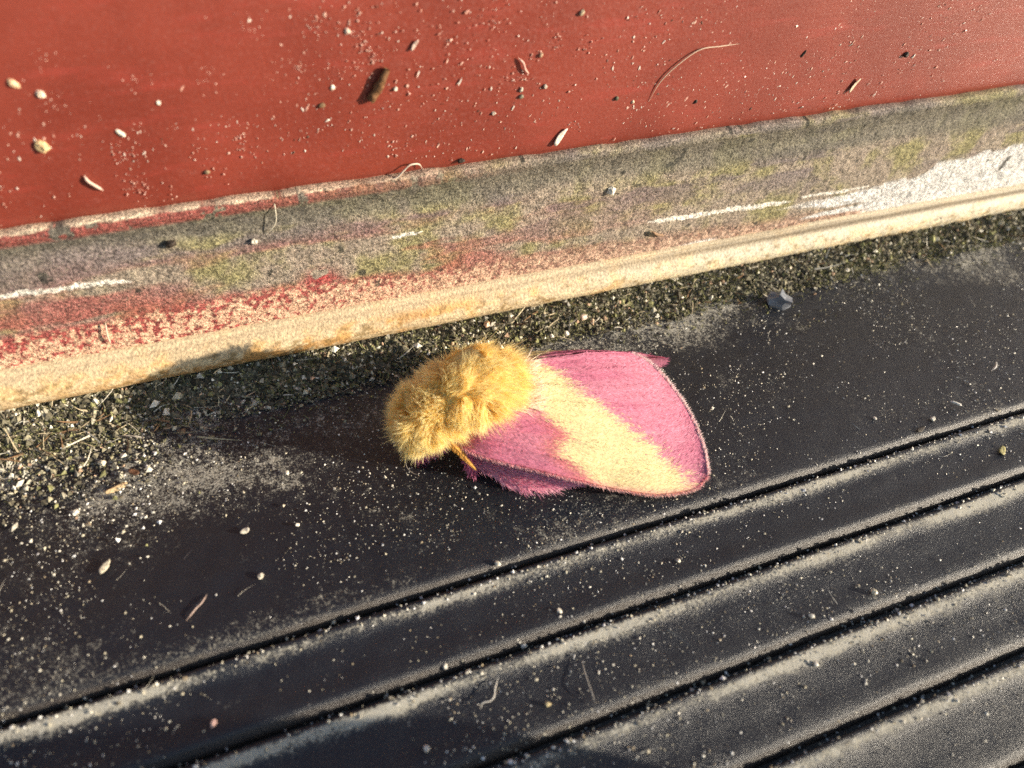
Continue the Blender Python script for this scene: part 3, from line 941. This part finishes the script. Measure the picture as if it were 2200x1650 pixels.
def wing_colour(u, v, seed=0):
    """rosy bands: pink base, pale yellow middle, pink outer field"""
    q = np.stack([u * 6, v * 26, 0 * u + seed], -1)
    j = (vn(q, 1.5, 5) - .5) * .06 + (vn(q, 6, 6) - .5) * .05
    ub = np.interp(v, [0, .02, .08, .11, .14, .21, .325, .40, .53, .72, .775, .86, 1], [.54, .525, .47, .44, .405, .395, .42, .35, .285, .255, .19, .10, .04])
    uo = np.interp(v, [0, .04, .108, .158, .25, .333, .41, .517, .592, .70, .842, .917, 1], [.935, .90, .875, .844, .788, .731, .675, .612, .544, .488, .431, .37, .33])
    col = np.broadcast_to(PAL, u.shape + (3,)) * (1 + .16 * (vn(q, 1, 8) - .5)[..., None])
    pink = mix(PNK, PNKD, .8 * sst(.45, .7, vn(q, .5, 9)))
    inner = sst(.03, -.02, u + .55 * j - ub)
    col = mix(col, mix(pink, (.60, .17, .15), sst(.12, .02, np.abs(u - ub)) * sst(.25, .38, u) * .7), inner)
    outer = sst(-.025, .035, u + j - uo)
    col = mix(col, mix(pink, np.array((.70, .24, .34)), .6 * sst(.8, .4, v) * vn(q, .4, 12)), outer)
    col = mix(col, PNKD, sst(.965, .985, u) * .05)
    col = mix(col, (.72, .25, .28), sst(.035, .0, v) * sst(.2, .5, u) * .55)
    col = mix(col, (.62, .34, .30), sst(.90, 1.0, v) * sst(.40, .2, u) * .7)
    col = mix(col, (.45, .20, .05), sst(.10, .02, u) * sst(.30, .12, v) * .8)
    return col


def make_wing(G, name, bulge, n_scale, seed, keep=None, fringe=True):
    nu, nv = G.shape[:2]
    u = np.linspace(0, 1, nu)[:, None] + np.zeros((1, nv))
    v = np.linspace(0, 1, nv)[None] + np.zeros((nu, 1))
    nn = normals(G)
    if nn[nu // 2, nv // 2, 2] < 0:
        nn = -nn
    vein = np.abs(((v * 7 + .3 * u) % 1.0) - .5) * 2
    G = G + nn * (bulge * (1 - (2 * u - 1) ** 2) * np.sin(PI * v) + .010 * (fbm(G, 3, seed, 2) - .5) * 2 + .011 * (vein ** 6) * np.sin(PI * u))[..., None]
    nn = normals(G)
    if nn[nu // 2, nv // 2, 2] < 0:
        nn = -nn
    col = wing_colour(u, v, seed) * (1 - .22 * vein ** 8 * sst(.1, .4, u))[..., None]
    m = MB()
    F = grid_faces(nu, nv)
    m.add(G, F, col * .9)
    m.add(G - nn * .012, F[:, ::-1], mix(col, PNK, .5) * .8)
    w = m.build(name, M_WING, moth)
    # scales: short flat hairs lying back along the wing
    T = unit(np.gradient(G, axis=0))
    U = rng.random(n_scale)
    Vv = rng.random(n_scale)
    fi, fj = U * (nu - 1), Vv * (nv - 1)
    i0, j0 = np.minimum(fi.astype(int), nu - 2), np.minimum(fj.astype(int), nv - 2)
    fu, fv = (fi - i0)[:, None], (fj - j0)[:, None]

    def lerp(A):
        return (A[i0, j0] * (1 - fu) * (1 - fv) + A[i0 + 1, j0] * fu * (1 - fv) + A[i0, j0 + 1] * (1 - fu) * fv + A[i0 + 1, j0 + 1] * fu * fv)
    R, Nn, Tt = lerp(G), unit(lerp(nn)), unit(lerp(T))
    S_ = np.cross(Nn, Tt)
    basal = sst(.30, .02, U)
    sw = (fbm(R, 6, seed + 4, 2) - .5)[:, None] * 1.3
    Dd = unit(Tt + Nn * (.04 + .14 * rng.random(n_scale)[:, None] + .25 * basal[:, None]) + S_ * (sw + rng.normal(0, .22, n_scale)[:, None]))
    Lk = rng.uniform(.03, .055, n_scale) * (1 + 1.1 * basal * rng.random(n_scale))
    cc = wing_colour(U + rng.normal(0, .026, n_scale), np.clip(Vv + rng.normal(0, .01, n_scale), 0, 1), seed) * rng.uniform(.82, 1.22, (n_scale, 1))
    cc = mix(cc, np.array((.80, .62, .58)), basal * (rng.random(n_scale) < .42) * sst(.4, .75, Vv) * .85)
    hb = MB()
    strands(hb, R, Dd, Lk, .0075, -Nn * .2 + rng.normal(0, .10, (n_scale, 3)), cc * .9, np.clip(cc * 1.1, 0, .92), nrm=Nn, jit=.5)
    if fringe:
        k = 2400                                   # long pale hairs spreading from the thorax over the wing base
        U2, V2 = .06 + .22 * rng.random(k) ** 1.5, rng.uniform(.52, 1, k)
        i, j = (U2 * (nu - 1)).astype(int), (V2 * (nv - 1)).astype(int)
        dd = unit(T[i, j] + nn[i, j] * rng.uniform(.1, .5, (k, 1)) + np.cross(nn[i, j], T[i, j]) * rng.normal(0, .30, (k, 1)))
        strands(hb, G[i, j], dd, rng.uniform(.10, .24, k), .0075, -nn[i, j] * .35 + rng.normal(0, .15, (k, 3)), (.84, .66, .42), mix((.86, .74, .56), (.82, .58, .58), rng.random(k)), nrm=nn[i, j])
        k = 5000
        s = rng.random(k)
        j = np.minimum((s * (nv - 1)).astype(int), nv - 2)
        f = (s * (nv - 1) - j)[:, None]
        E = G[-1, j] * (1 - f) + G[-1, j + 1] * f
        Te, Ne = T[-1, j], nn[-1, j]
        strands(hb, E - Ne * .004, unit(Te + Ne * rng.normal(.1, .25, (k, 1)) + rng.normal(0, .18, (k, 3))), rng.uniform(.02, .055, k), .006, rng.normal(0, .15, (k, 3)), np.array((.80, .45, .50)), np.array((.90, .76, .72)))
        k = 2600
        s = rng.random(k)
        i = np.minimum((s * (nu - 1)).astype(int), nu - 2)
        f = (s * (nu - 1) - i)[:, None]
        E = G[i, 0] * (1 - f) + G[i + 1, 0] * f
        out = unit(G[i, 0] - G[i, 2])
        strands(hb, E, unit(T[i, 0] + out * .8 + rng.normal(0, .2, (k, 3))), rng.uniform(.02, .05, k), .006, rng.normal(0, .15, (k, 3)), wing_colour(s, 0 * s, seed), (.86, .52, .50))
    hb.build('wing_scales', M_SCALE, w)['kind'] = 'stuff'
    return w, G, nn


costa = [(1.001, 3.315, .40), (1.141, 3.131, .38), (1.366, 2.995, .33), (1.634, 2.862, .27), (1.91, 2.731, .20), (2.193, 2.606, .13), (2.484, 2.491, .08), (2.703, 2.449, .06), (2.876, 2.445, .06), (3.001, 2.5, .09)]
outer = [(3.001, 2.5, .09), (3.047, 2.638, .13), (3.077, 2.818, .18), (3.08, 3.031, .24), (3.04, 3.228, .31), (2.972, 3.409, .38), (2.88, 3.552, .44), (2.755, 3.629, .50)]
inner = [(1.381, 3.537, .70), (1.592, 3.578, .70), (1.817, 3.636, .68), (2.07, 3.639, .65), (2.332, 3.64, .61), (2.559, 3.639, .56), (2.755, 3.629, .50)]
base = [(1.001, 3.315, .40), (1.117, 3.36, .51), (1.235, 3.435, .61), (1.381, 3.537, .70)]
make_wing(coons(costa, inner, base, outer, 121, 81), 'forewing', .075, 34000, 3)[0]['label'] = 'near pink and yellow forewing sloping down to the mat'

# the far forewing, folded more steeply behind the ridge
c2 = [(1.1, 3.98, .34), (1.4, 4.06, .28), (1.8, 4.06, .22), (2.2, 3.90, .24), (2.6, 3.72, .28), (2.85, 3.63, .29), (3.057, 3.557, .30)]
o2 = [(3.057, 3.557, .30), (3.134, 3.565, .33), (3.099, 3.586, .38), (2.979, 3.60, .42), (2.86, 3.635, .45), (2.775, 3.648, .488)]
i2 = [(1.42, 3.56, .70), (1.694, 3.636, .69), (1.908, 3.657, .67), (2.167, 3.663, .63), (2.48, 3.664, .57), (2.775, 3.648, .488)]
b2 = [(1.1, 3.98, .34), (1.22, 3.86, .5), (1.32, 3.72, .62), (1.42, 3.56, .70)]
make_wing(coons(c2, i2, b2, o2, 91, 51), 'forewing', .03, 9000, 8, fringe=False)

# hindwing: pink lobe showing below the leading edge of the near forewing
hc = [(1.136, 3.216, .16), (1.23, 3.137, .11), (1.324, 3.055, .07), (1.428, 2.948, .04), (1.538, 2.864, .03), (1.686, 2.826, .03), (1.917, 2.787, .035), (2.15, 2.748, .045), (2.32, 2.622, .06)]
hi = [(1.118, 3.478, .18), (1.374, 3.214, .17), (1.673, 3.028, .15), (1.973, 2.845, .12), (2.324, 2.633, .07)]
hb_ = [(1.136, 3.216, .16), (1.12, 3.34, .18), (1.118, 3.478, .18)]
ho = [(2.32, 2.622, .06), (2.322, 2.627, .066), (2.324, 2.633, .07)]
G = coons(hc, hi, hb_, ho, 81, 31)
nn = normals(G)
nn = nn * np.sign(nn[40, 15, 2])
uu = np.linspace(0, 1, 81)[:, None]
vv = np.linspace(0, 1, 31)[None]
G = G + nn * (.03 * np.sin(PI * uu) * np.sin(PI * vv))[..., None]
ch = mix((.80, .28, .42), (.80, .40, .45), fbm(G, 6, 2, 2))
mb = MB()
F = grid_faces(81, 31)
mb.add(G, F, ch)
mb.add(G - nn * .01, F[:, ::-1], ch * .8)
hw = mb.build('hindwing', M_WING, moth)
k = 7000
i, j = rng.integers(0, 80, k), rng.integers(0, 31, k)
T = unit(np.gradient(G, axis=0))
f = rng.random((k, 1))
E = G[i, j] * (1 - f) + G[i + 1, j] * f
edge = (j < 2)[:, None]
Dd = unit(T[i, j] + nn[i, j] * .35 + rng.normal(0, .25, (k, 3)) + edge * unit(G[i, 0] - G[i, 4]) * .9)
c = mix((.82, .30, .44), (.84, .44, .50), rng.random(k)) * rng.uniform(.85, 1.15, (k, 1))
hb = MB()
strands(hb, E, Dd, rng.uniform(.03, .07, k) * (1 + .8 * edge[:, 0] * (i < 45)), .0075, rng.normal(0, .15, (k, 3)), c * .9, np.clip(c * 1.1, 0, .9), nrm=nn[i, j])
hb.build('wing_scales', M_SCALE, hw)['kind'] = 'stuff'
# far hindwing, tucked under the far forewing
G2 = coons([(1.2, 3.86, .20), (1.7, 3.94, .05), (2.3, 3.92, .08)], [(1.2, 3.80, .38), (1.7, 3.86, .30), (2.3, 3.86, .22)], [(1.2, 3.86, .20), (1.2, 3.83, .3), (1.2, 3.80, .38)], [(2.3, 3.92, .08), (2.3, 3.89, .15), (2.3, 3.86, .22)], 21, 9)
mb = MB()
mb.add(G2, grid_faces(21, 9), (.62, .16, .27))
mb.add(G2 + np.array([0, .01, 0]), grid_faces(21, 9)[:, ::-1], (.62, .16, .27))
mb.build('hindwing', M_WING, moth)

# feathery antennae folded back along the wing bases
for s, pts in ((0, [(.92, 3.31, .45), (.985, 3.25, .43), (1.05, 3.17, .38), (1.11, 3.10, .30), (1.17, 3.05, .21)]), (1, [(.86, 3.80, .42), (.95, 3.88, .38), (1.1, 3.95, .30), (1.25, 4.0, .2)])):
    P = curve(pts, 40)
    t = np.linspace(0, 1, 40)
    m = tube(P, .011 * (1 - .7 * t), 7, (.52, .25, .05))
    Tn = unit(np.gradient(P, axis=0))
    side = unit(np.cross(Tn, np.array([.2, .6, -.75])))
    for i in range(2, 38):
        for sg in (-1, 1):
            d = unit(side[i] * sg + Tn[i] * .75 + rng.normal(0, .08, 3))
            ln = .062 * (1 - .85 * t[i])
            tube([P[i], P[i] + d * ln * .5, P[i] + d * ln + Tn[i] * ln * .15], [.0055, .0045, .002], 4, mix((.48, .23, .04), (.60, .33, .07), rng.random()), m)
    m.build('antenna', M_BIT, moth)

# short furry pink legs
legs = [[(1.0, 3.33, .34), (.94, 3.35, .20), (.86, 3.41, .10), (.82, 3.43, .02)], [(1.02, 3.74, .28), (.92, 3.78, .18), (.80, 3.78, .02)],
        [(1.2, 3.30, .28), (1.16, 3.20, .15), (1.2, 3.16, .02)], [(1.25, 3.85, .26), (1.25, 3.95, .12), (1.3, 3.98, .02)],
        [(1.5, 3.36, .3), (1.55, 3.2, .14), (1.62, 3.14, .02)], [(1.5, 3.82, .3), (1.6, 3.9, .12), (1.7, 3.9, .02)]]
for k, pts in enumerate(legs):
    P = curve(pts, 20)
    t = np.linspace(0, 1, 20)
    lg = tube(P, .05 * (1 - .55 * t), 9, (.60, .15, .25)).build('leg', M_WING, moth)
    m = MB()
    q = 1500 if k == 0 else 500
    ii = rng.integers(0, 20, q)
    dd = unit(rng.normal(size=(q, 3)))
    Tn = unit(np.gradient(P, axis=0))
    strands(m, P[ii] + dd * .03, unit(dd + .9 * Tn[ii]), rng.uniform(.03, .075, q), .008, rng.normal(0, .15, (q, 3)), (.58, .12, .24), (.72, .24, .36))
    m.build('leg_fur', M_SCALE, lg)['kind'] = 'stuff'
